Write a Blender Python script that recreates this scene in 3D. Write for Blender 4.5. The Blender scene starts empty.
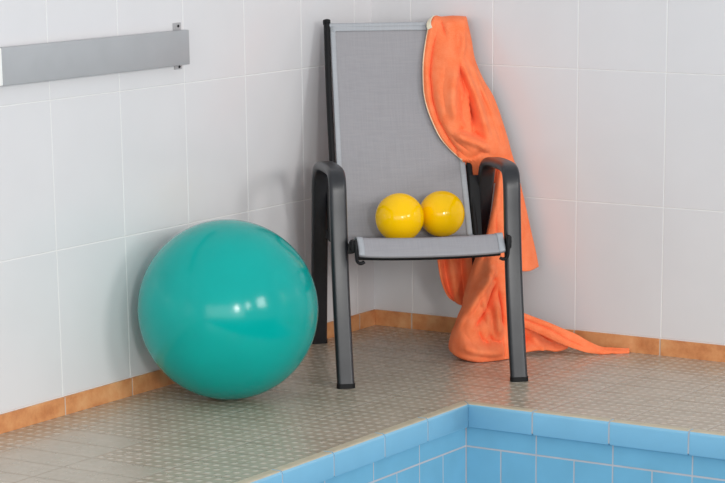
import bpy, bmesh, math, random
import numpy as np
from mathutils import Vector, Matrix

random.seed(4)
S = bpy.context.scene
COL = S.collection

# tuned values
WALLRGB=(218,217,219)
TEALRGB=(0,163,155)
YELRGB=(255,200,0)
FLA=(163,149,129); FLB=(183,169,151); FLC=(213,204,190); FLR=.20; STUDB=.8; FLIOR=1.5
BLUEA=(131,184,211); BLUEB=(118,176,203)
SLRGB=(152,150,154); HEMRGB=(169,172,177)
ORA=(249,116,64); ORB=(255,142,94)
WCOL=(.93,.965,1,1); WSTR=.5
WINS=((-2.6,85,1.5,1.5),(-5.4,45,.9,1.1),(-8.4,185,1.0,1.3))
EXPO=0.575
FILLW=150

# ------------------------------------------------------------------ helpers
def lin(c):
    return tuple(((v/255)/12.92 if v/255 <= .04045 else ((v/255+.055)/1.055)**2.4) for v in c) + (1,)

def link(name, me, mat=None, parent=None):
    o = bpy.data.objects.new(name, me)
    COL.objects.link(o)
    if mat is not None:
        for m in (mat if isinstance(mat, (list, tuple)) else [mat]):
            me.materials.append(m)
    if parent is not None:
        o.parent = parent
    return o

def mesh(name, verts, faces, mat=None, parent=None, smooth=False, mats=None):
    me = bpy.data.meshes.new(name)
    me.from_pydata([tuple(v) for v in verts], [], faces)
    me.update()
    if smooth:
        me.polygons.foreach_set('use_smooth', [True]*len(me.polygons))
    o = link(name, me, mat, parent)
    if mats:
        me.polygons.foreach_set('material_index', mats)
    return o

def bm_obj(name, bm, mat=None, parent=None, smooth=True, angle=None):
    bmesh.ops.recalc_face_normals(bm, faces=bm.faces)
    me = bpy.data.meshes.new(name)
    bm.to_mesh(me); bm.free()
    if smooth:
        me.polygons.foreach_set('use_smooth', [True]*len(me.polygons))
        if angle:
            me.set_sharp_from_angle(angle=math.radians(angle))
    return link(name, me, mat, parent)

def tag(o, label=None, category=None, group=None, kind=None):
    if label: o['label'] = label
    if category: o['category'] = category
    if group: o['group'] = group
    if kind: o['kind'] = kind
    return o

def empty(name, loc, rotz=0):
    e = bpy.data.objects.new(name, None)
    COL.objects.link(e)
    e.location = loc
    e.rotation_euler = (0, 0, rotz)
    e.empty_display_size = .1
    return e

def catmull(P, n):
    """n samples per span through points P (list of vectors), centripetal enough for our use"""
    P = [np.array(p, float) for p in P]
    Q = [2*P[0]-P[1]] + P + [2*P[-1]-P[-2]]
    out = []
    for i in range(1, len(Q)-2):
        a, b, c, d = Q[i-1], Q[i], Q[i+1], Q[i+2]
        for k in range(n):
            t = k/n
            out.append(.5*((2*b)+(c-a)*t+(2*a-5*b+4*c-d)*t*t+(-a+3*b-3*c+d)*t**3))
    out.append(P[-1])
    return out

def profile(w, t, n=6):
    """rounded flat section: w across, t thick; corner radius close to t/2"""
    r = t*.42
    pts = []
    for cx, cy, a0 in ((w/2-r, t/2-r, 0), (-w/2+r, t/2-r, 90), (-w/2+r, -t/2+r, 180), (w/2-r, -t/2+r, 270)):
        for k in range(n):
            a = math.radians(a0+90*k/(n-1))
            pts.append((cx+r*math.cos(a), cy+r*math.sin(a)))
    return pts

def circle(r, n=16):
    return [(r*math.cos(2*math.pi*k/n), r*math.sin(2*math.pi*k/n)) for k in range(n)]

def sweep_rings(path, prof, side):
    """rings along path; prof x runs along `side`, prof y along side x tangent"""
    path = [Vector(p) for p in path]
    rings = []
    for i, p in enumerate(path):
        t = (path[min(i+1, len(path)-1)]-path[max(i-1, 0)]).normalized()
        s = Vector(side)
        s = (s-t*s.dot(t)).normalized()
        n = s.cross(t)
        rings.append([p+s*a+n*b for a, b in prof])
    return rings

def rings_obj(name, rings, mat, parent, caps=True, angle=40):
    bm = bmesh.new()
    R = [[bm.verts.new(v) for v in r] for r in rings]
    for a, b in zip(R, R[1:]):
        n = len(a)
        for k in range(n):
            bm.faces.new((a[k], a[(k+1) % n], b[(k+1) % n], b[k]))
    if caps:
        bm.faces.new(R[0]); bm.faces.new(R[-1])
    return bm_obj(name, bm, mat, parent, True, angle)

def add_box(bm, lo, hi, bev=0.0, mat=0):
    vs = [bm.verts.new((x, y, z)) for x in (lo[0], hi[0]) for y in (lo[1], hi[1]) for z in (lo[2], hi[2])]
    fs = [bm.faces.new([vs[i] for i in f]) for f in ((0,1,3,2),(4,6,7,5),(0,4,5,1),(2,3,7,6),(0,2,6,4),(1,5,7,3))]
    for f in fs: f.material_index = mat
    if bev:
        es = list({e for f in fs for e in f.edges})
        r = bmesh.ops.bevel(bm, geom=es, offset=bev, segments=2, affect='EDGES', profile=.6)
        for f in r['faces']: f.material_index = mat

def box_obj(name, lo, hi, mat, parent=None, bev=0.0, angle=40):
    bm = bmesh.new(); add_box(bm, lo, hi, bev)
    return bm_obj(name, bm, mat, parent, bool(bev), angle)

# ------------------------------------------------------------------ materials
class NT:
    def __init__(self, name):
        self.m = bpy.data.materials.new(name); self.m.use_nodes = True
        self.t = self.m.node_tree; self.b = self.t.nodes['Principled BSDF']
    def n(self, typ, **kw):
        nd = self.t.nodes.new(typ)
        for k, v in kw.items(): setattr(nd, k, v)
        return nd
    def l(self, a, b): self.t.links.new(a, b)
    def set(self, **kw):
        for k, v in kw.items(): self.b.inputs[k.replace('_', ' ')].default_value = v
    def coord(self): return self.n('ShaderNodeTexCoord').outputs['Object']
    def math(self, op, a, b=None, c=None):
        nd = self.n('ShaderNodeMath', operation=op)
        for i, v in enumerate((a, b, c)):
            if v is None: continue
            if isinstance(v, (int, float)): nd.inputs[i].default_value = v
            else: self.l(v, nd.inputs[i])
        return nd.outputs[0]
    def noise(self, scale, detail=3, rough=.5, vec=None, out='Fac'):
        nd = self.n('ShaderNodeTexNoise'); nd.inputs['Scale'].default_value = scale
        nd.inputs['Detail'].default_value = detail; nd.inputs['Roughness'].default_value = rough
        self.l(vec or self.coord(), nd.inputs['Vector'])
        return nd.outputs[out]
    def ramp(self, fac, stops):
        nd = self.n('ShaderNodeValToRGB')
        while len(nd.color_ramp.elements) < len(stops): nd.color_ramp.elements.new(.5)
        for e, (p, c) in zip(nd.color_ramp.elements, stops): e.position = p; e.color = c
        self.l(fac, nd.inputs['Fac']); return nd.outputs['Color']
    def mix(self, fac, a, b):
        nd = self.n('ShaderNodeMix', data_type='RGBA')
        if isinstance(fac, (int, float)): nd.inputs[0].default_value = fac
        else: self.l(fac, nd.inputs[0])
        for i, v in ((6, a), (7, b)):
            if isinstance(v, tuple): nd.inputs[i].default_value = v
            else: self.l(v, nd.inputs[i])
        return nd.outputs[2]
    def bump(self, h, strength, dist):
        nd = self.n('ShaderNodeBump'); nd.inputs['Strength'].default_value = strength
        nd.inputs['Distance'].default_value = dist
        self.l(h, nd.inputs['Height']); self.l(nd.outputs['Normal'], self.b.inputs['Normal'])

def simple(name, rgb, rough=.5, metal=0.0, var=.06, vscale=20, bump=0.0, bscale=200, bdist=.001, **kw):
    k = NT(name)
    c = lin(rgb)
    d = tuple(v*(1-var) for v in c[:3])+(1,)
    e = tuple(min(1, v*(1+var)) for v in c[:3])+(1,)
    k.l(k.ramp(k.noise(vscale), [(.3, d), (.7, e)]), k.b.inputs['Base Color'])
    k.set(Roughness=rough, Metallic=metal, **kw)
    if bump: k.bump(k.noise(bscale, 2), bump, bdist)
    return k.m

M_TILE = simple('white_wall_tile', WALLRGB, .22, var=.012, vscale=6, bump=.05, bscale=18, bdist=.002)
M_GROUT = simple('pale_grout', (227, 226, 225), .9, var=.04)
M_SKIRT_GROUT = simple('skirting_grout', (196, 180, 166), .9, var=.05)
M_METAL = simple('anthracite_frame', (34, 35, 39), .34, .0, var=.12, vscale=60, bump=.05, bscale=500)
M_BLACK = simple('black_plastic', (17, 17, 19), .55)
M_BLACK.node_tree.nodes['Principled BSDF'].inputs['Specular IOR Level'].default_value = .25
M_TEAL = None
def make_ball_material(name, rgb, rough, rings):
    k = NT(name)
    c = lin(rgb); d = tuple(v*.93 for v in c[:3])+(1,)
    k.l(k.ramp(k.noise(7), [(.35, d), (.65, c)]), k.b.inputs['Base Color'])
    k.set(Roughness=rough)
    k.b.inputs['Specular IOR Level'].default_value = .28
    sep = k.n('ShaderNodeSeparateXYZ'); k.l(k.coord(), sep.inputs[0])
    if rings:     # fine moulded rings around the ball's axis
        w = k.math('PINGPONG', sep.outputs[2], rings)
        g = k.math('LESS_THAN', w, .0012)
        h = k.math('ADD', k.math('MULTIPLY', g, -.6), k.noise(60, 3))
        k.bump(h, .06, .002)
    else:
        k.bump(k.noise(90, 2), .02, .001)
    return k.m
M_TEAL = make_ball_material('teal_rubber', TEALRGB, .16, .042)
M_YELLOW = make_ball_material('yellow_vinyl', YELRGB, .07, 0)

def terracotta():
    k = NT('terracotta_skirting')
    n1 = k.noise(14, 6, .65); n2 = k.noise(55, 3)
    a = k.ramp(n1, [(.30, lin((176, 98, 52))), (.5, lin((208, 138, 86))), (.70, lin((224, 168, 118)))])
    b = k.mix(k.math('MULTIPLY', n2, .35), a, lin((222, 168, 120)))
    k.l(b, k.b.inputs['Base Color']); k.set(Roughness=.42)
    return k.m
M_TERRA = terracotta()

def floor_mat():
    k = NT('studded_deck_tile')
    sep = k.n('ShaderNodeSeparateXYZ'); k.l(k.coord(), sep.inputs[0])
    x, y = sep.outputs[0], sep.outputs[1]
    # 245 x 116 mm tiles
    gx = k.math('ABSOLUTE', k.math('SUBTRACT', k.math('FRACT', k.math('ADD', k.math('DIVIDE', k.math('SUBTRACT', x, .145), .245), 40.5)), .5))
    gy = k.math('ABSOLUTE', k.math('SUBTRACT', k.math('FRACT', k.math('ADD', k.math('DIVIDE', k.math('SUBTRACT', y, -.918), .1163), 80.5)), .5))
    gx = k.math('MULTIPLY', gx, .245); gy = k.math('MULTIPLY', gy, .1163)   # metres from the joint
    g = k.math('MINIMUM', gx, gy)
    joint = k.n('ShaderNodeMapRange'); joint.inputs['From Min'].default_value = .0016; joint.inputs['From Max'].default_value = .0034
    joint.inputs['To Min'].default_value = 1; joint.inputs['To Max'].default_value = 0
    k.l(g, joint.inputs['Value'])
    j = joint.outputs[0]
    # raised studs
    px, py = .245/8, .1163/3
    u = k.math('SUBTRACT', k.math('FRACT', k.math('ADD', k.math('DIVIDE', k.math('SUBTRACT', x, .145), px), 400)), .5)
    v = k.math('SUBTRACT', k.math('FRACT', k.math('ADD', k.math('DIVIDE', k.math('SUBTRACT', y, -.918), py), 400)), .5)
    d = k.math('SQRT', k.math('ADD', k.math('POWER', k.math('MULTIPLY', u, px), 2), k.math('POWER', k.math('MULTIPLY', v, py), 2)))
    st = k.n('ShaderNodeMapRange'); st.interpolation_type = 'SMOOTHSTEP'
    st.inputs['From Min'].default_value = .004; st.inputs['From Max'].default_value = .0125
    st.inputs['To Min'].default_value = 1; st.inputs['To Max'].default_value = 0
    k.l(d, st.inputs['Value'])
    # studs nearly flat and colour paler in a stepped patch along the tile joints
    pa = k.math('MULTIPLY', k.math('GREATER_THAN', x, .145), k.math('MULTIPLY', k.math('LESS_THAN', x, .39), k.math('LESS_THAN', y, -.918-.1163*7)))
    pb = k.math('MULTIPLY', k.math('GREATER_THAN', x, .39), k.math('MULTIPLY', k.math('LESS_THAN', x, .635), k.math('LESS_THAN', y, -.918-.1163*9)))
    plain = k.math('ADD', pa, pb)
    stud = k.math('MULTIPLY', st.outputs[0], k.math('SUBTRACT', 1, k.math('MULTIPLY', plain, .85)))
    h = k.math('SUBTRACT', stud, k.math('MULTIPLY', j, .8))
    k.bump(h, STUDB, .0016)
    base = k.ramp(k.noise(9, 5, .6), [(.3, lin(FLA)), (.7, lin(FLB))])
    speck = k.mix(k.math('MULTIPLY', k.noise(350, 2), .25), base, lin(FLB))
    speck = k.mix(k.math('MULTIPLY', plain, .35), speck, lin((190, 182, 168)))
    stud_lit = k.mix(k.math('MULTIPLY', stud, .6), speck, lin(FLC))       # stud tops painted paler, for the light their relief would catch
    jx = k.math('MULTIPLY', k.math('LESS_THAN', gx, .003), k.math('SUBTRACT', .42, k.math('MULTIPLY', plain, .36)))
    col = k.mix(jx, k.mix(k.math('MULTIPLY', j, .35), stud_lit, lin((128, 119, 106))), lin((214, 206, 194)))
    k.l(col, k.b.inputs['Base Color'])
    rr = k.math('ADD', k.math('MULTIPLY', k.noise(22, 3), .12), FLR)
    k.l(rr, k.b.inputs['Roughness'])
    k.set(IOR=FLIOR)
    return k.m
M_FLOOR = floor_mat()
M_EDGE = simple('beige_coping', (190, 178, 154), .4, var=.08, vscale=30)
M_BLUE_A = simple('blue_glaze_coping', BLUEA, .22, var=.03, vscale=9, bump=.08, bscale=25, bdist=.002)
M_BLUE_B = simple('blue_glaze_tile', BLUEB, .22, var=.05, vscale=9, bump=.08, bscale=25, bdist=.002)
M_POOLGROUT = simple('grey_pool_grout', (186, 183, 186), .9)
M_ALU = simple('brushed_aluminium_paint', (170, 172, 175), .42, .1, var=.03, vscale=12)
M_WHITE_CAP = simple('white_cap', (240, 240, 238), .4)
M_STEEL = simple('bracket_steel', (178, 178, 180), .4, .35)

def sling(name, rgb, band=False):
    k = NT(name)
    sep = k.n('ShaderNodeSeparateXYZ'); k.l(k.coord(), sep.inputs[0])
    wx = k.math('SINE', k.math('MULTIPLY', sep.outputs[0], 2*math.pi/.0042))
    wz = k.math('SINE', k.math('MULTIPLY', k.math('ADD', sep.outputs[2], k.math('MULTIPLY', sep.outputs[1], -1)), 2*math.pi/.0042))
    w = k.math('MULTIPLY', wx, wz)
    c = lin(rgb); d = tuple(v*.9 for v in c[:3])+(1,)
    st = k.n('ShaderNodeMapping'); st.inputs['Scale'].default_value = (300, 12, 12); k.l(k.coord(), st.inputs['Vector'])
    st2 = k.n('ShaderNodeMapping'); st2.inputs['Scale'].default_value = (12, 200, 200); k.l(k.coord(), st2.inputs['Vector'])
    f = k.math('ADD', k.math('MULTIPLY', k.noise(1, 2, .5, st.outputs[0]), .5), k.math('MULTIPLY', k.noise(1, 2, .5, st2.outputs[0]), .5))
    k.l(k.ramp(f, [(.35, d), (.65, c)]), k.b.inputs['Base Color'])
    k.set(Roughness=.55)
    k.bump(w, .25, .0006)
    return k.m
M_SLING = sling('grey_sling_mesh', SLRGB)
M_HEM = sling('grey_sling_hem', HEMRGB)

def terry(name, a, b):
    k = NT(name)
    n = k.noise(420, 2); big = k.noise(28, 4)
    f = k.math('ADD', k.math('MULTIPLY', n, .5), k.math('MULTIPLY', big, .5))
    k.l(k.ramp(f, [(.35, lin(a)), (.65, lin(b))]), k.b.inputs['Base Color'])
    k.set(Roughness=.95)
    k.b.inputs['Sheen Weight'].default_value = .12
    k.b.inputs['Sheen Roughness'].default_value = .5
    k.b.inputs['Sheen Tint'].default_value = lin((255, 190, 150))
    h = k.math('ADD', k.math('MULTIPLY', n, .4), k.math('MULTIPLY', k.noise(90, 3), .6))
    k.bump(h, .5, .004)
    return k.m
M_TERRY = terry('orange_terry', ORA, ORB)
M_PIPING = terry('cream_piping', (232, 196, 160), (240, 210, 176))
M_LOOP = terry('cream_tape', (214, 204, 178), (232, 222, 198))

# ------------------------------------------------------------------ the setting
T_W, T_H, SK = .3, .4047, .0526
Y0, X0 = -.1019, .1476

def tiled_wall(name, axis, a0, a1, z1, off):
    """white 300 x 405 tiles with bevelled rims over a grout bed; axis 'x': runs along x in plane y=0; axis 'y': along y in plane x=0"""
    bm = bmesh.new()
    def pt(a, z, d):
        return (a, -d, z) if axis == 'x' else (d, a, z)
    gap, bev, dep = .0010, .0014, .0009
    ks = range(int(math.floor((a0-off)/T_W))-1, int(math.ceil((a1-off)/T_W))+1)
    for k in ks:
        l, r = max(a0, off+k*T_W), min(a1, off+(k+1)*T_W)
        if r-l < .02: continue
        z = SK
        while z < z1-.05:
            t = min(z+T_H, z1)
            gl = 0 if abs(l) < 1e-6 else gap; gr = 0 if abs(r) < 1e-6 else gap      # tight at the room corner
            o = [(l+gl, z+gap), (r-gr, z+gap), (r-gr, t-gap), (l+gl, t-gap)]
            bl = bev if gl else 0; br = bev if gr else 0
            i = [(l+gl+bl, z+gap+bev), (r-gr-br, z+gap+bev), (r-gr-br, t-gap-bev), (l+gl+bl, t-gap-bev)]
            O = [bm.verts.new(pt(a, b, -dep)) for a, b in o]; I = [bm.verts.new(pt(a, b, 0)) for a, b in i]
            bm.faces.new(I)
            for q in range(4): bm.faces.new((O[q], O[(q+1) % 4], I[(q+1) % 4], I[q]))
            z = t
    lo, hi = pt(a0, 0, -.12), pt(a1, z1, -.0007)
    lo, hi = [min(p) for p in zip(lo, hi)], [max(p) for p in zip(lo, hi)]
    add_box(bm, lo, hi, 0, 1)
    for f in bm.faces:
        f.normal_update()
    n = Vector((0, -1, 0)) if axis == 'x' else Vector((1, 0, 0))
    me = bpy.data.meshes.new(name)
    for f in bm.faces:
        if f.material_index == 0 and f.normal.dot(n) < 0: f.normal_flip()
    bm.to_mesh(me); bm.free()
    return tag(link(name, me, [M_TILE, M_GROUT]), kind='structure')
tiled_wall('wall_left', 'y', -7.2, 0, 2.6, Y0)
tiled_wall('wall_right', 'x', 0, 5.4, 2.6, X0)

def skirting(name, axis, a0, a1, off):
    bm = bmesh.new()
    k0 = int(math.floor((a0-off)/T_W))
    for k in range(k0-1, int(math.ceil((a1-off)/T_W))+1):
        l, r = max(a0, off+k*T_W+.0024), min(a1, off+(k+1)*T_W-.0024)
        if r-l < .02: continue
        if axis == 'x': add_box(bm, (l, -.008, .0), (r, -.0003, SK-.001), .0012, 0)
        else: add_box(bm, (.0003, l, 0), (.008, r, SK-.001), .0012, 0)
    if axis == 'x': add_box(bm, (a0, -.0068, 0), (a1, -.0001, SK-.0022), 0, 1)
    else: add_box(bm, (.0001, a0, 0), (.0068, a1, SK-.0022), 0, 1)
    return tag(bm_obj(name, bm, [M_TERRA, M_SKIRT_GROUT], None, False), kind='structure')
skirting('baseboard_left', 'y', -7.2, -.0085, Y0)
skirting('baseboard_right', 'x', .0001, 5.4, X0)

# deck around the pool
PX, PY, PX2, PY2 = .897, -.918, 4.2, -5.9
EB = .034        # width of the coping's beige top
def deck():
    A, B, C, D = PX-EB, PX2+EB, PY+EB, PY2-EB
    bm = bmesh.new()
    for lo, hi in (((-.1, -7.2), (A, .1)), ((A, C), (B, .1)), ((B, -7.2), (5.4, .1)), ((A, -7.2), (B, D))):
        add_box(bm, (lo[0], lo[1], -.2), (hi[0], hi[1], 0))
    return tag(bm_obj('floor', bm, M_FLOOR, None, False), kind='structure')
deck()

FACE = .066; LIP = .020
def coping(name, axis, joints):
    """finger-grip edge tiles: beige top, rounded nose, blue face, set along the pool's rim"""
    bm = bmesh.new()
    # section (d outward over the pool, z), material of the span that starts there
    sec = [(-EB, -.12), (-EB, .0006), (-.010, .0010)]
    nose = [(-.010+.010*math.sin(a), -.009+.010*math.cos(a)) for a in (math.radians(q) for q in (20, 40, 60, 80, 90))]
    sec += nose + [(0, -.02), (0, -FACE+.004), (-.002, -FACE), (-.03, -FACE-.004), (-.03, -.12)]
    nm = [0, 0, 0, 0, 1, 1, 1, 1, 1, 1, 1, 1, 1, 1]
    for l, r, ml, mr in joints:
        R = []
        for a, mit in ((l, ml), (r, mr)):
            ring = []
            for d, z in sec:
                aa = a + (mit*d)         # mitre at the inner corner
                ring.append(bm.verts.new((PX+d, aa, z) if axis == 'y' else (aa, PY-d, z)))
            R.append(ring)
        n = len(sec)
        for q in range(n):
            f = bm.faces.new((R[0][q], R[0][(q+1) % n], R[1][(q+1) % n], R[1][q]))
            f.material_index = nm[q] if q < len(nm) else 1
        bm.faces.new(R[0]).material_index = 1; bm.faces.new(R[1]).material_index = 1
    # grout behind the joints
    l, r, ml, mr = joints[0][0], joints[-1][1], joints[0][2], joints[-1][3]
    s2 = [(-EB, -.10), (-EB, -.0006), (-.011, -.0004), (-.004, -.0042), (-.0016, -.012), (-.0014, -FACE+.006), (-.0014, -FACE+.004), (-.029, -FACE+.0015), (-.029, -.10)]
    R = []
    for a, mit in ((l, ml), (r, mr)):
        R.append([bm.verts.new((PX+d, a+mit*d, z) if axis == 'y' else (a+mit*d, PY-d, z)) for d, z in s2])
    n = len(s2)
    for q in range(n):
        bm.faces.new((R[0][q], R[0][(q+1) % n], R[1][(q+1) % n], R[1][q])).material_index = 2
    o = bm_obj(name, bm, [M_EDGE, M_BLUE_A, M_POOLGROUT], None, True, 50)
    return tag(o, kind='structure')
G = .0026
jl = [PY, -1.137, -1.358, -1.605]
while jl[-1] > PY2+.1: jl.append(jl[-1]-.235)
jl[-1] = PY2
tl = [(b+G, a-(G if i else G*.6), 0, (-1 if i == 0 else 0)) for i, (a, b) in enumerate(zip(jl, jl[1:]))]
coping('trim_1', 'y', tl[::-1])
jr = [PX, 1.102, 1.341, 1.581]
while jr[-1] < PX2-.1: jr.append(jr[-1]+.24)
jr[-1] = PX2
tr = [(a+(G if i else G*.6), b-G, (1 if i == 0 else 0), 0) for i, (a, b) in enumerate(zip(jr, jr[1:]))]
coping('trim_2', 'x', tr)
# plain rim on the two far sides
bm = bmesh.new(); add_box(bm, (PX2, PY2, -.12), (PX2+EB, PY, .0005), .004)
tag(bm_obj('trim_3', bm, M_EDGE, None, False), kind='structure')
bm = bmesh.new(); add_box(bm, (PX-EB, PY2-EB, -.12), (PX2+EB, PY2, .0005), .004)
tag(bm_obj('trim_4', bm, M_EDGE, None, False), kind='structure')

def pool_wall(name, axis, joints, sgn, end):
    """two upper courses of blue tile, then more upright courses down to the pool floor"""
    bm = bmesh.new()
    base = (PX-LIP) if axis == 'y' else (PY+LIP)
    def slab(l, r, z0, z1, m, d0=-.01, d1=0.0, bev=.001):
        l, r = min(l, r), max(l, r)
        if axis == 'y': add_box(bm, (base+d0, l, z0), (base+d1, r, z1), bev, m)
        else: add_box(bm, (l, base-d1, z0), (r, base-d0, z1), bev, m)
    g = .0021
    for a, b in zip(joints, joints[1:]):
        slab(a+sgn*g, b-sgn*g, -.1245, -FACE-.0045, 0)
        m = (a+b)/2
        for c, d in ((a, m), (m, b)):
            z = -.1295
            for row in range(5):
                slab(c+sgn*g, d-sgn*g, z-.235, z, 0)
                z -= .24
    slab(joints[0]-sgn*.19, joints[-1], -1.4, -FACE-.004, 1, -.2, -.0008, 0)
    return tag(bm_obj(name, bm, [M_BLUE_B, M_POOLGROUT], None, False), kind='structure')
jw = [PX-LIP, 1.104, 1.344, 1.585]
while jw[-1] < PX2: jw.append(jw[-1]+.24)
pool_wall('wall_pool_back', 'x', jw, 1, PX2)
jw = [PY+LIP, -1.15, -1.385, -1.62]
while jw[-1] > PY2: jw.append(jw[-1]-.235)
pool_wall('wall_pool_side', 'y', jw, -1, PY2)
for nm, lo, hi in (('wall_pool_front', (PX-.2, PY2-.2, -1.4), (PX2+.2, PY2, -.115)), ('wall_pool_far', (PX2, PY2, -1.4), (PX2+.2, PY+.2, -.115)), ('floor_pool', (PX-.2, PY2-.2, -1.5), (PX2+.2, PY+.2, -1.3))):
    bm = bmesh.new(); add_box(bm, lo, hi)
    tag(bm_obj(nm, bm, M_BLUE_B, None, False), kind='structure')

# ------------------------------------------------------------------ big exercise ball
def ball(name, r, loc, mat, rot, label, cat, group=None):
    bm = bmesh.new()
    bmesh.ops.create_uvsphere(bm, u_segments=96, v_segments=64, radius=r)
    for v in bm.verts:                       # slight sag where it rests
        if v.co.z < -.93*r:
            v.co.z = -.93*r + (v.co.z+.93*r)*1.0
    o = bm_obj(name, bm, mat)
    o.location = loc; o.rotation_euler = rot
    return tag(o, label, cat, group)
ball('exercise_ball', .2543, (.2690, -1.189, .2545), M_TEAL, (.5, .25, .3),
     'large glossy teal exercise ball on the floor against the white tiled wall', 'ball')

# ------------------------------------------------------------------ wall rail
rail = tag(empty('wall_rail', (0, -1.42, .9645)), 'long flat grey metal rail on the white tiled wall above the teal ball', 'rail')
def rl(lo, hi): return (lo[0], lo[1]+1.42, lo[2]-.9645), (hi[0], hi[1]+1.42, hi[2]-.9645)
a, b = rl((.010, -1.823, .9180), (.030, -1.0145, 1.0150)); box_obj('rail_panel', a, b, M_ALU, rail, .0016)
a, b = rl((.004, -1.839, .9185), (.0305, -1.8235, 1.0145)); o = box_obj('end_cap', a, b, M_WHITE_CAP, rail, .002); o['label'] = 'white end cap'
for yy in (-1.034,):
    bm = bmesh.new()
    a, b = rl((.0002, yy-.0175, .9040), (.0035, yy+.0175, 1.0350)); add_box(bm, a, b, .0008)
    a, b = rl((.0035, yy-.010, .935), (.0102, yy+.010, 1.0)); add_box(bm, a, b, 0)
    br = bm_obj('bracket', bm, M_STEEL, rail, False)
    for zz in (1.0255, .9110):
        bm = bmesh.new()
        bmesh.ops.create_cone(bm, segments=16, radius1=.0042, radius2=.0034, depth=.002, cap_ends=True,
                              matrix=Matrix.Translation((.0045, yy+.004+1.42, zz-.9645)) @ Matrix.Rotation(math.pi/2, 4, 'Y'))
        bm_obj('screw', bm, M_BLACK, br, True, 40)

# ------------------------------------------------------------------ armchair (local: x across, -y to the front, z up)
CH_LOC = (.6695, -.735, 0.0)
CH_ROT = math.atan2(.66194353, .74955371)
def loc(u, v, z): return (u, -v, z)          # spec (u, v, z) with v towards the sitter's front
chair = tag(empty('armchair', CH_LOC, CH_ROT), 'high-backed grey mesh armchair with dark metal frame in the tiled corner', 'chair')

side_path = [(0, .004), (-.030, .10), (-.063, .22), (-.088, .34), (-.104, .46), (-.111, .530), (-.117, .570), (-.133, .596), (-.170, .6065), (-.25, .6065), (-.33, .603),
             (-.40, .597), (-.450, .584), (-.480, .560), (-.498, .525), (-.523, .46), (-.570, .34), (-.619, .22), (-.667, .10), (-.7055, .004)]
prof = profile(.051, .027)
for s in (-1, 1):
    P = catmull([(s*(.257-(.017*(1-z/.525) if v < -.49 and z < .525 else 0)), -v, z) for v, z in side_path], 5)
    rings = sweep_rings(P, prof, (1, 0, 0))
    i1, i2 = 8*5, 11*5
    for nm, part in (('leg', rings[:i1+1]), ('armrest', rings[i1:i2+1]), ('leg', rings[i2:])):
        o = rings_obj(nm, part, M_METAL, chair, True, 60)
        if nm == 'leg':
            foot = part[0] if part is not rings[i2:] and part[0][0].z < .05 else part[-1]
            c = sum((Vector(p) for p in foot), Vector())/len(foot)
            big = [[Vector((c.x+(p.x-c.x)*1.06, c.y+(p.y-c.y)*1.12, z)) for p in foot] for z in (.0, .014)]
            rings_obj('foot_cap', big, M_BLACK, o, True, 60)

# back posts
def post_v(z): return -.452-.268*(z-.375)/.625
for s in (-1, 1):
    P = [(s*.214, -(-.435), .352), (s*.214, -(-.452), .375), (s*.212, -post_v(.55), .55), (s*.207, -post_v(.78), .78), (s*.1985, -post_v(.998), .998)]
    P = catmull(P, 6)
    post = rings_obj('back_post', sweep_rings(P, profile(.019, .028), (1, 0, 0)), M_BLACK, chair, True, 60)
    e = Vector(P[-1]); d = (Vector(P[-1])-Vector(P[-3])).normalized()
    rings_obj('post_cap', sweep_rings([e-d*.004, e+d*.004, e+d*.006], profile(.023, .032), (1, 0, 0)), M_BLACK, post, True, 60)

# sling back: sheet between the posts
def sheet(name, f, nu, nv, th, mat, parent):
    vs = [f(i/nu, j/nv) for j in range(nv+1) for i in range(nu+1)]
    fs = [(j*(nu+1)+i, j*(nu+1)+i+1, (j+1)*(nu+1)+i+1, (j+1)*(nu+1)+i) for j in range(nv) for i in range(nu)]
    o = mesh(name, vs, fs, mat, parent, True)
    m = o.modifiers.new('thickness', 'SOLIDIFY'); m.thickness = th; m.offset = 0
    return o
def half_w(z): return .2085-.0155*max(0, (z-.375)/.625)-.004
def back_pt(s, z, off=0.0):
    w = half_w(z)
    sag = .016*(1-s*s)*min(1, max(0, (1.0-z)/.12))*min(1, max(.25, (z-.37)/.15))
    return (s*w, -(post_v(z)+.004-sag+off), z)
back = sheet('backrest', lambda a, b: back_pt(2*a-1, .368+.616*b), 30, 40, .003, M_SLING, chair)
B_ = .0165
for s in (-1, 1):        # side hems wrap the posts' inner edge
    sheet('side_hem', lambda a, b, s=s: back_pt(s*(1-(1-a)*B_/half_w(.7)), .368+.616*b, .0032), 3, 40, .002, M_HEM, back)
sheet('top_hem', lambda a, b: back_pt(2*a-1, .972+.018*b, .0034), 24, 5, .0024, M_HEM, back)
P = [(x, -(post_v(.99)+.002), .988) for x in np.linspace(-.2, .2, 9)]
rings_obj('top_bar', sweep_rings(P, circle(.008), (0, 0, 1)), M_HEM, chair, True, 50)

# seat sling: profile from under the front roll over the ridge back to the hinge
seat_prof = [(-.050, .386), (-.024, .379), (-.007, .3785), (.000, .383), (-.002, .389), (-.014, .403), (-.030, .4185), (-.042, .4262), (-.062, .4260), (-.11, .413), (-.20, .392), (-.30, .3755), (-.38, .3685), (-.43, .3675), (-.450, .369), (-.459, .376)]
SP = catmull([(0, v, z) for v, z in seat_prof], 5)
def seat_pt(s, t):
    i = t*(len(SP)-1); k = min(int(i), len(SP)-2); q = SP[k]*(1-(i-k))+SP[k+1]*(i-k)
    v, z = q[1], q[2]
    w = .2145-.008*min(1, max(0, (-v-.05)/.2))
    dip = (1-s*s)
    front = max(0, 1-abs(v+.02)/.07)
    z2 = z-.004*dip*front-.006*dip*(1-front)*min(1, max(0, (v+.46)/.08)) + .004*abs(s)**6*front
    return (s*w, -v, z2)
seat = sheet('seat', lambda a, b: seat_pt(2*a-1, b), 36, len(SP)-1, .003, M_SLING, chair)
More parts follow.
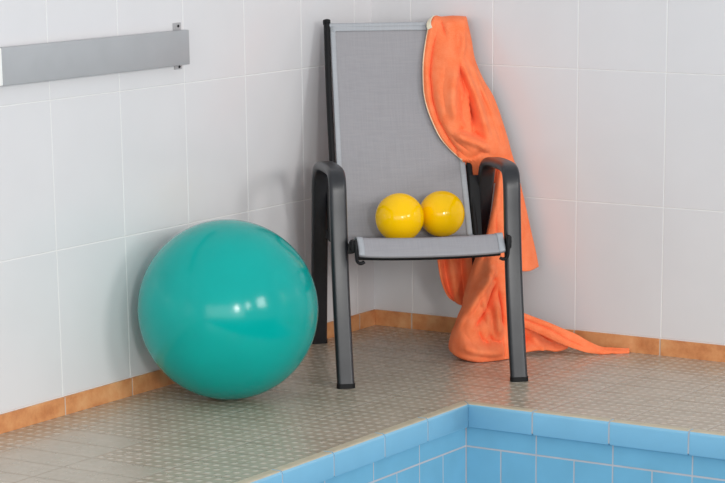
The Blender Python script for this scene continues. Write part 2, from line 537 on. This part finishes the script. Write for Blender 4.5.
for s in (-1, 1):
    sheet('side_hem', lambda a, b, s=s: (lambda p: (p[0], p[1]-.0015, p[2]+.0022))(seat_pt(s*(1-.085*(1-a)), .10+.9*b)), 3, 60, .002, M_HEM, seat)
# rails, crossbars, brackets below the seat
for s in (-1, 1):
    P = catmull([(s*.205, .030, .398), (s*.205, .08, .400), (s*.205, .20, .374), (s*.205, .32, .357), (s*.210, .44, .352)], 5)
    rings_obj('seat_rail', sweep_rings(P, profile(.018, .026), (1, 0, 0)), M_BLACK, chair, True, 60)
P = [(x, .037, .398-.001*(1-(x/.2)**2)) for x in np.linspace(-.232, .232, 13)]
rings_obj('crossbar', sweep_rings(P, circle(.010), (0, 0, 1)), M_BLACK, chair, True, 50)
P = [(x, .052, .371-.006*(1-(x/.21)**2)) for x in np.linspace(-.21, .21, 17)]
rings_obj('crossbar', sweep_rings(P, profile(.016, .012), (0, 1, 0)), M_BLACK, chair, True, 50)
P = [(x, .44, .350) for x in np.linspace(-.22, .22, 9)]
rings_obj('crossbar', sweep_rings(P, circle(.011), (0, 0, 1)), M_BLACK, chair, True, 50)
for s in (-1, 1):
    bm = bmesh.new()
    x0, x1 = sorted((s*.2345, s*.2215)); add_box(bm, (x0, .004, .392), (x1, .036, .428), .004)
    bmesh.ops.create_cone(bm, segments=20, radius1=.013, radius2=.013, depth=.016, cap_ends=True, matrix=Matrix.Translation((s*.229, .03, .41)) @ Matrix.Rotation(math.pi/2, 4, 'Y'))
    bk = bm_obj('bracket', bm, M_BLACK, chair, True, 40)
    P = catmull([(s*.2235, .002, .428), (s*.2225, -.003, .405), (s*.2215, -.002, .380), (s*.2175, .000, .366), (s*.208, .002, .3625), (s*.199, .004, .366)], 5)
    rings_obj('hook', sweep_rings(P, profile(.016, .009), (0, 1, 0)), M_BLACK, bk, True, 50)
    # reclining plate between back post and rear leg
    bm = bmesh.new(); x0, x1 = sorted((s*.207, s*.236))
    vs = [(-.006, .36), (.030, .36), (.085, .53), (.050, .545)]
    lo = [bm.verts.new((x0, .452+a, z)) for a, z in vs]; hi = [bm.verts.new((x1, .452+a, z)) for a, z in vs]
    bm.faces.new(lo); bm.faces.new(hi)
    for q in range(4): bm.faces.new((lo[q], lo[(q+1) % 4], hi[(q+1) % 4], hi[q]))
    bm_obj('recline_plate', bm, M_BLACK, chair, False)
    # hinge arm from back post to rear leg
    P = catmull([(s*.214, .45, .372), (s*.226, .475, .373), (s*.236, .512, .375)], 4)
    rings_obj('hinge', sweep_rings(P, profile(.03, .010), (0, 0, 1)), M_BLACK, chair, True, 50)

# ------------------------------------------------------------------ two yellow balls on the seat
ball('toy_ball', .0735, (.4125, -.501, .4428), M_YELLOW, (.3, .2, 0), 'larger yellow ball on the chair seat, farther from the orange robe', 'ball', 'yellow balls on the chair seat')
ball('toy_ball', .0702, (.4812, -.3695, .4430), M_YELLOW, (1.3, .5, 0), 'smaller yellow ball on the chair seat, beside the orange robe', 'ball', 'yellow balls on the chair seat')

# ------------------------------------------------------------------ orange robe over the chair (chair-local points u, v, z)
FRONT = [
    [(.141,-.775,.995),(.157,-.775,.995),(.173,-.775,.994),(.189,-.775,.994),(.205,-.775,.997),(.221,-.775,.997),(.233,-.775,.997),(.242,-.770,.997),(.249,-.765,.997)],
    [(.134,-.735,1.008),(.147,-.735,1.011),(.162,-.735,1.008),(.178,-.735,1.009),(.194,-.735,1.010),(.210,-.735,1.010),(.223,-.735,1.009),(.234,-.735,1.008),(.242,-.735,1.007)],
    [(.119,-.690,.991),(.129,-.684,.994),(.145,-.690,.991),(.162,-.684,.991),(.181,-.680,.994),(.199,-.680,.994),(.216,-.682,.993),(.228,-.690,.993),(.240,-.710,.991)],
    [(.107,-.682,.943),(.115,-.674,.944),(.129,-.676,.943),(.149,-.665,.941),(.172,-.654,.941),(.198,-.655,.941),(.218,-.662,.940),(.235,-.675,.939),(.251,-.700,.937)],
    [(.094,-.658,.884),(.102,-.648,.885),(.116,-.648,.882),(.137,-.632,.879),(.165,-.615,.877),(.197,-.618,.876),(.222,-.632,.878),(.241,-.650,.879),(.260,-.685,.879)],
    [(.089,-.632,.825),(.097,-.620,.826),(.109,-.618,.823),(.130,-.595,.819),(.161,-.578,.813),(.202,-.595,.814),(.231,-.600,.819),(.255,-.620,.820),(.283,-.665,.819)],
    [(.089,-.615,.781),(.098,-.602,.779),(.110,-.598,.773),(.132,-.572,.766),(.164,-.560,.757),(.212,-.585,.760),(.246,-.580,.769),(.275,-.600,.773),(.308,-.645,.774)],
    [(.097,-.600,.737),(.105,-.588,.731),(.118,-.582,.723),(.141,-.555,.709),(.176,-.545,.701),(.223,-.575,.706),(.259,-.565,.718),(.292,-.590,.724),(.325,-.635,.729)],
    [(.111,-.582,.695),(.120,-.570,.687),(.132,-.560,.679),(.159,-.535,.665),(.194,-.525,.656),(.238,-.540,.657),(.277,-.545,.671),(.311,-.575,.682),(.336,-.620,.687)],
    [(.130,-.565,.654),(.140,-.552,.646),(.153,-.545,.637),(.179,-.525,.626),(.214,-.515,.620),(.254,-.525,.618),(.290,-.535,.629),(.323,-.565,.637),(.348,-.610,.644)],
    [(.160,-.552,.618),(.169,-.540,.610),(.182,-.535,.601),(.207,-.525,.589),(.239,-.530,.581),(.273,-.540,.580),(.306,-.550,.590),(.336,-.570,.599),(.357,-.605,.607)],
    [(.192,-.545,.587),(.200,-.538,.578),(.212,-.535,.566),(.232,-.540,.553),(.259,-.550,.545),(.285,-.555,.544),(.315,-.560,.551),(.346,-.575,.561),(.369,-.600,.567)],
    [(.220,-.545,.549),(.226,-.545,.540),(.236,-.545,.530),(.253,-.550,.520),(.276,-.555,.513),(.298,-.555,.512),(.324,-.560,.514),(.356,-.575,.518),(.381,-.595,.521)],
]
SLEEVE = [
    [(.308,-.575,.581),(.311,-.560,.582),(.319,-.550,.583),(.333,-.555,.583),(.348,-.570,.580),(.371,-.600,.567)],
    [(.309,-.560,.490),(.308,-.540,.492),(.312,-.530,.493),(.327,-.525,.494),(.355,-.540,.491),(.387,-.575,.486)],
    [(.304,-.550,.423),(.301,-.525,.426),(.309,-.500,.429),(.332,-.505,.428),(.365,-.525,.424),(.401,-.565,.418)],
    [(.293,-.530,.363),(.296,-.500,.368),(.309,-.485,.369),(.342,-.490,.368),(.375,-.510,.364),(.413,-.555,.356)],
    [(.275,-.520,.303),(.291,-.490,.304),(.317,-.475,.302),(.353,-.480,.300),(.389,-.500,.299),(.427,-.550,.294)],
    [(.281,-.515,.253),(.300,-.485,.251),(.324,-.465,.250),(.360,-.470,.247),(.396,-.490,.244),(.436,-.545,.247)],
]
SKIRT = [
    [(.309,-.555,.565),(.310,-.545,.566),(.311,-.535,.567),(.313,-.530,.567),(.316,-.530,.567),(.318,-.530,.555),(.330,-.540,.553),(.343,-.560,.551)],
    [(.282,-.500,.452),(.284,-.485,.454),(.288,-.475,.455),(.294,-.475,.455),(.303,-.485,.453),(.316,-.490,.452),(.332,-.505,.450),(.347,-.530,.446)],
    [(.255,-.475,.363),(.256,-.455,.366),(.265,-.445,.367),(.278,-.440,.367),(.293,-.440,.367),(.310,-.445,.366),(.326,-.460,.363),(.347,-.500,.357)],
    [(.219,-.460,.295),(.224,-.435,.299),(.239,-.420,.300),(.257,-.400,.303),(.277,-.405,.302),(.297,-.410,.300),(.317,-.430,.297),(.341,-.470,.290)],
    [(.195,-.450,.229),(.202,-.420,.234),(.219,-.395,.237),(.239,-.370,.240),(.267,-.385,.237),(.290,-.390,.236),(.313,-.410,.232),(.337,-.450,.224)],
    [(.169,-.430,.171),(.178,-.395,.177),(.197,-.365,.181),(.224,-.345,.183),(.258,-.370,.178),(.284,-.375,.176),(.309,-.390,.173),(.336,-.430,.165)],
    [(.145,-.410,.113),(.151,-.370,.120),(.173,-.335,.125),(.205,-.325,.126),(.243,-.345,.121),(.276,-.355,.118),(.306,-.375,.113),(.338,-.420,.104)],
    [(.125,-.390,.061),(.131,-.345,.069),(.154,-.305,.073),(.191,-.300,.069),(.231,-.315,.065),(.269,-.335,.063),(.303,-.360,.060),(.337,-.400,.058)],
    [(.121,-.385,.037),(.127,-.340,.033),(.150,-.300,.030),(.185,-.285,.027),(.224,-.295,.026),(.264,-.310,.024),(.298,-.335,.024),(.336,-.380,.024)],
    [(.126,-.385,.023),(.136,-.345,.015),(.155,-.310,.010),(.187,-.295,.005),(.225,-.300,.000),(.265,-.315,-.002),(.298,-.335,-.002),(.336,-.380,.008)],
    [(.146,-.410,.013),(.161,-.390,.007),(.183,-.370,.003),(.209,-.360,.001),(.240,-.360,-.002),(.274,-.370,-.003),(.304,-.380,0.000),(.339,-.410,.009)],
]
REAR = [
    [(.144,-.755,1.002),(.164,-.760,1.002),(.182,-.757,1.002),(.205,-.760,1.001),(.224,-.757,1.001),(.242,-.755,1.001)],
    [(.129,-.710,.880),(.150,-.720,.879),(.174,-.712,.879),(.201,-.722,.878),(.222,-.715,.878),(.243,-.710,.878)],
    [(.119,-.660,.669),(.146,-.670,.667),(.173,-.660,.668),(.204,-.672,.666),(.217,-.660,.667),(.229,-.655,.667)],
    [(.115,-.610,.457),(.144,-.630,.454),(.166,-.610,.456),(.199,-.632,.452),(.208,-.612,.454),(.218,-.600,.456)],
    [(.115,-.575,.337),(.142,-.600,.333),(.162,-.572,.336),(.196,-.600,.331),(.207,-.575,.334),(.224,-.565,.335)],
    [(.118,-.560,.270),(.143,-.585,.263),(.162,-.555,.263),(.196,-.585,.258),(.210,-.560,.264),(.224,-.550,.269)],
    [(.127,-.555,.214),(.152,-.580,.200),(.170,-.550,.198),(.200,-.575,.190),(.215,-.550,.196),(.230,-.545,.203)],
    [(.142,-.550,.174),(.164,-.570,.157),(.179,-.545,.151),(.205,-.565,.140),(.220,-.545,.143),(.235,-.540,.147)],
    [(.154,-.550,.157),(.175,-.565,.142),(.188,-.545,.135),(.210,-.560,.125),(.220,-.545,.131),(.235,-.540,.134)],
]
BELT = [
    [(.304,-.410,.154),(.302,-.400,.147),(.301,-.395,.135),(.301,-.395,.119)],
    [(.339,-.400,.136),(.337,-.390,.125),(.336,-.383,.114),(.336,-.385,.098)],
    [(.381,-.390,.119),(.379,-.378,.110),(.377,-.370,.096),(.378,-.372,.079)],
    [(.430,-.380,.100),(.428,-.370,.088),(.426,-.360,.074),(.423,-.364,.058)],
    [(.479,-.372,.078),(.475,-.362,.066),(.471,-.352,.052),(.469,-.356,.036)],
    [(.516,-.368,.062),(.512,-.357,.050),(.509,-.348,.036),(.506,-.350,.021)],
    [(.554,-.365,.039),(.550,-.354,.030),(.546,-.345,.019),(.545,-.346,.008)],
    [(.592,-.363,.021),(.588,-.352,.016),(.586,-.344,.010),(.585,-.345,.003)],
    [(.630,-.362,.015),(.628,-.352,.011),(.626,-.344,.006),(.626,-.345,-.001)],
    [(.686,-.362,.011),(.684,-.352,.007),(.682,-.344,.002),(.682,-.345,-.004)],
]
TRAIN = [
    [(.305,-.430,.122),(.305,-.400,.071),(.302,-.385,.046),(.296,-.370,.024),(.288,-.350,.009)],
    [(.343,-.430,.109),(.341,-.405,.066),(.337,-.385,.042),(.330,-.370,.023),(.327,-.355,.010)],
    [(.375,-.430,.085),(.374,-.410,.061),(.371,-.385,.034),(.365,-.370,.025),(.360,-.360,.013)],
    [(.406,-.430,.075),(.404,-.405,.051),(.401,-.390,.035),(.396,-.375,.026),(.389,-.365,.018)],
    [(.442,-.430,.051),(.437,-.410,.036),(.433,-.390,.029),(.426,-.375,.021),(.422,-.370,.016)],
    [(.474,-.430,.023),(.472,-.415,.022),(.467,-.395,.022),(.461,-.380,.013),(.457,-.375,.009)],
    [(.503,-.430,.027),(.501,-.415,.024),(.499,-.400,.022),(.498,-.395,.020),(.497,-.390,.017)],
]
FCREASES = [
    ([(.141,.974),(.124,.915),(.109,.841),(.112,.767),(.128,.702),(.155,.649),(.189,.601),(.214,.570)],-.023,.004),
    ([(.156,1.002),(.162,.973),(.167,.950)],-.019,.005),
    ([(.195,.880),(.207,.833),(.221,.791),(.228,.743),(.236,.707),(.237,.674)],-.049,.007),
    ([(.202,.892),(.220,.833),(.243,.766),(.258,.707),(.273,.641)],.027,.009),
    ([(.189,.880),(.171,.813),(.164,.754),(.174,.697)],.019,.012),
    ([(.199,.767),(.200,.719),(.209,.684)],-.025,.006),
    ([(.189,.773),(.189,.714),(.199,.678)],.013,.006),
    ([(.174,.685),(.205,.675),(.240,.665),(.266,.644)],-.030,.006),
    ([(.160,.668),(.195,.656),(.239,.640),(.277,.611)],.027,.012),
    ([(.255,.809),(.279,.749),(.304,.674),(.320,.618)],-.013,.007),
    ([(.236,.883),(.261,.806),(.292,.740),(.315,.667)],.011,.008),
    ([(.218,.972),(.218,.928),(.204,.891)],.015,.008),
    ([(.196,.797),(.189,.738),(.190,.672)],-.013,.003),
    ([(.208,.791),(.209,.732),(.212,.669)],-.015,.003),
    ([(.224,.754),(.226,.707),(.231,.665)],-.011,.003),
    ([(.264,.824),(.286,.764),(.307,.698),(.331,.611)],-.011,.003),
    ([(.243,.853),(.266,.776),(.283,.691),(.297,.615)],-.008,.004),
    ([(.160,.886),(.139,.798),(.145,.715)],-.006,.006),
    ([(.152,.672),(.176,.642),(.212,.614)],-.009,.004),
    ([(.196,.979),(.194,.929),(.194,.885)],-.008,.007),
    ([(.218,.595),(.250,.613),(.283,.605)],-.011,.006),
]
KCREASES = [
    ([(.260,.291),(.244,.251),(.210,.208),(.177,.161),(.155,.125)],.037,.012),
    ([(.272,.232),(.249,.180),(.217,.129),(.180,.092)],-.046,.010),
    ([(.238,.267),(.250,.248),(.272,.229)],-.023,.006),
    ([(.276,.208),(.284,.148),(.285,.087)],-.037,.007),
    ([(.262,.180),(.263,.126),(.268,.067)],.028,.010),
    ([(.196,.098),(.212,.062),(.239,.047)],-.032,.007),
    ([(.229,.083),(.248,.057),(.281,.048)],-.028,.006),
    ([(.278,.079),(.280,.039),(.278,-.004)],-.014,.003),
    ([(.150,.096),(.169,.064),(.192,.034)],-.011,.005),
    ([(.215,.194),(.229,.145),(.236,.104)],.016,.007),
    ([(.247,.289),(.270,.278),(.300,.282)],-.011,.005),
    ([(.130,.055),(.169,.045),(.231,.031),(.285,.031)],.023,.012),
    ([(.170,.181),(.153,.128),(.133,.082)],.018,.009),
    ([(.258,.397),(.244,.339),(.224,.289)],.014,.006),
    ([(.286,.454),(.281,.352),(.266,.289)],-.014,.008),
]
BCREASES = [
    ([(.318,.123),(.371,.106),(.432,.080),(.499,.042),(.556,.016)],-.012,.005),
    ([(.318,.138),(.371,.118),(.432,.094),(.499,.059)],.006,.006),
    ([(.627,.022),(.626,-.003)],-.007,.003),
    ([(.602,.013),(.677,.008)],-.004,.003),
]
TCREASES = [
    ([(.357,.072),(.366,.046),(.347,.012)],-.030,.008),
    ([(.380,.061),(.395,.039),(.419,.016)],.020,.010),
    ([(.405,.060),(.433,.040),(.469,.016)],-.025,.007),
    ([(.325,.086),(.325,.047),(.312,.010)],.018,.010),
]


def spline_grid(rows, nu, nv):
    """smooth surface through rows of control points -> (nv*(R-1)+1) x (nu*(C-1)+1) array"""
    A = [catmull(r, nu) for r in rows]
    cols = [catmull([a[i] for a in A], nv) for i in range(len(A[0]))]
    return np.array(cols).transpose(1, 0, 2)          # [row, col, 3]

def crease(Gd, creases):
    U, Z = Gd[..., 0], Gd[..., 2]
    dv = np.zeros_like(U)
    for pts, amp, w in creases:
        best = np.full(U.shape, 1e9); par = np.zeros_like(U)
        n = len(pts)-1
        for i in range(n):
            ax, az = pts[i]; bx, bz = pts[i+1]
            dx, dz = bx-ax, bz-az
            t = np.clip(((U-ax)*dx+(Z-az)*dz)/(dx*dx+dz*dz+1e-9), 0, 1)
            d = np.hypot(U-ax-t*dx, Z-az-t*dz)
            m = d < best
            best = np.where(m, d, best); par = np.where(m, (i+t)/n, par)
        taper = np.clip(np.minimum(par, 1-par)*5, 0.15, 1)
        shape = np.exp(-np.abs(best)/w) if amp < 0 else np.exp(-(best/w)**2)
        dv += amp*shape*taper
    Gd[..., 1] += dv
    return Gd

def cloth_obj(name, Gd, th, mat, parent, amp=.0014, seed=1):
    rs = np.random.RandomState(seed)
    nr, nc = Gd.shape[:2]
    # soft low-frequency wobble of the fabric
    k = rs.uniform(20, 60, (6, 2)); ph = rs.uniform(0, 6.28, 6)
    for (a, b), p in zip(k, ph):
        Gd[..., 1] += amp*.5*np.sin(a*Gd[..., 0]*1.3+b*Gd[..., 2]+p)
    vs = [loc(*Gd[j, i]) for j in range(nr) for i in range(nc)]
    fs = [(j*nc+i, j*nc+i+1, (j+1)*nc+i+1, (j+1)*nc+i) for j in range(nr-1) for i in range(nc-1)]
    o = mesh(name, vs, fs, mat, parent, True)
    m = o.modifiers.new('thickness', 'SOLIDIFY'); m.thickness = th; m.offset = 0
    m.use_even_offset = False
    m.use_rim = True
    b = o.modifiers.new('soft', 'SUBSURF'); b.levels = 1; b.render_levels = 1
    return o

robe = tag(empty('bathrobe', CH_LOC, CH_ROT), 'orange terry bathrobe with cream piping hung over the chair back and trailing onto the floor', 'bathrobe')
Gf = crease(spline_grid(FRONT, 9, 8), FCREASES)
clear = post_v(Gf[..., 2])+np.where(Gf[..., 0] > .178, .0235, .009)             # the cloth lies on the back posts, never inside them
Gf[..., 1] = np.where((Gf[..., 0] < .226) & (Gf[..., 2] < .985) & (Gf[..., 2] > .585), np.maximum(Gf[..., 1], clear), Gf[..., 1])
edge = [Gf[j, 0].copy() for j in range(0, Gf.shape[0], 3)]
cloth_obj('front_panel', Gf, .006, M_TERRY, robe, seed=2)
P = [loc(p[0]-.002, p[1]+.002, p[2]) for p in edge[5:]]
o = rings_obj('piping', sweep_rings(P, circle(.0022, 10), (0, 1, 0)), M_PIPING, robe, True, 60); o['label'] = 'cream piping along the robe edge'
cloth_obj('sleeve', spline_grid(SLEEVE, 8, 8), .007, M_TERRY, robe, seed=3)
Gk = crease(spline_grid(SKIRT, 10, 8), KCREASES); Gk[..., 2] = np.maximum(Gk[..., 2], .0045)
cloth_obj('skirt', Gk, .007, M_TERRY, robe, seed=4)
cloth_obj('rear_panel', spline_grid(REAR, 7, 8), .006, M_TERRY, robe, seed=5)
Gb = crease(spline_grid(BELT, 7, 8), BCREASES); Gb[..., 2] = np.maximum(Gb[..., 2], .004)
cloth_obj('belt', Gb, .007, M_TERRY, robe, seed=6)
Gt = crease(spline_grid(TRAIN, 8, 8), TCREASES); Gt[..., 2] = np.maximum(Gt[..., 2], .0045)
cloth_obj('train', Gt, .007, M_TERRY, robe, amp=.004, seed=7)
# hanging loop at the top corner
P = catmull([loc(.136, -.728, 1.010), loc(.126, -.708, 1.008), loc(.117, -.690, .999), loc(.114, -.680, .988), loc(.117, -.675, .978)], 6)
o = rings_obj('hanging_loop', sweep_rings(P, profile(.016, .003), (.75, -.3, .6)), M_LOOP, robe, True, 60); o['label'] = 'cream hanging loop'

# ------------------------------------------------------------------ light
W = bpy.data.worlds.new('daylight'); S.world = W; W.use_nodes = True
bg = W.node_tree.nodes['Background']
bg.inputs['Color'].default_value = WCOL
bg.inputs['Strength'].default_value = WSTR
def window_or_fill_light(name, loc_, size, power, color, target):
    L = bpy.data.lights.new(name, 'AREA'); L.shape = 'RECTANGLE'; L.size, L.size_y = size
    L.energy = power; L.color = color
    o = bpy.data.objects.new(name, L); COL.objects.link(o)
    o.location = loc_
    o.rotation_euler = (Vector(target)-Vector(loc_)).to_track_quat('-Z', 'Y').to_euler()
for (wy, pw, sw, sh) in WINS:
    window_or_fill_light('window_or_fill', (8.0, wy, 2.4), (sw, sh), pw, (1, .985, .96), (.3, wy, 1.3))

# added frontal fill panel behind the viewer, softens the shade under the chair
window_or_fill_light('window_or_fill', (5.6, -9.6, 1.7), (9.0, 2.6), FILLW, (1, .985, .955), (.5, -.6, .5))

# ------------------------------------------------------------------ camera
cam = bpy.data.cameras.new('camera'); co = bpy.data.objects.new('camera', cam); COL.objects.link(co)
R_, U_, F_ = (.85906233, .51186636, -.00218003), (-.12904538, .22069356, .96676866), (-.49533747, .83023221, -.25564351)
co.matrix_world = Matrix(((R_[0], U_[0], -F_[0], 4.372976), (R_[1], U_[1], -F_[1], -6.842845), (R_[2], U_[2], -F_[2], 1.483918), (0, 0, 0, 1)))
cam.sensor_fit = 'HORIZONTAL'; cam.sensor_width = 36
cam.lens = 2493.1997*36/725
cam.shift_x = (362.5-450.781)/725
cam.shift_y = (518.389-241.5)/725
cam.clip_end = 100
S.camera = co
S.view_settings.view_transform = 'Standard'
S.view_settings.look = 'None'
S.view_settings.exposure = EXPO
S.view_settings.gamma = 1
S.view_settings.use_curve_mapping = False
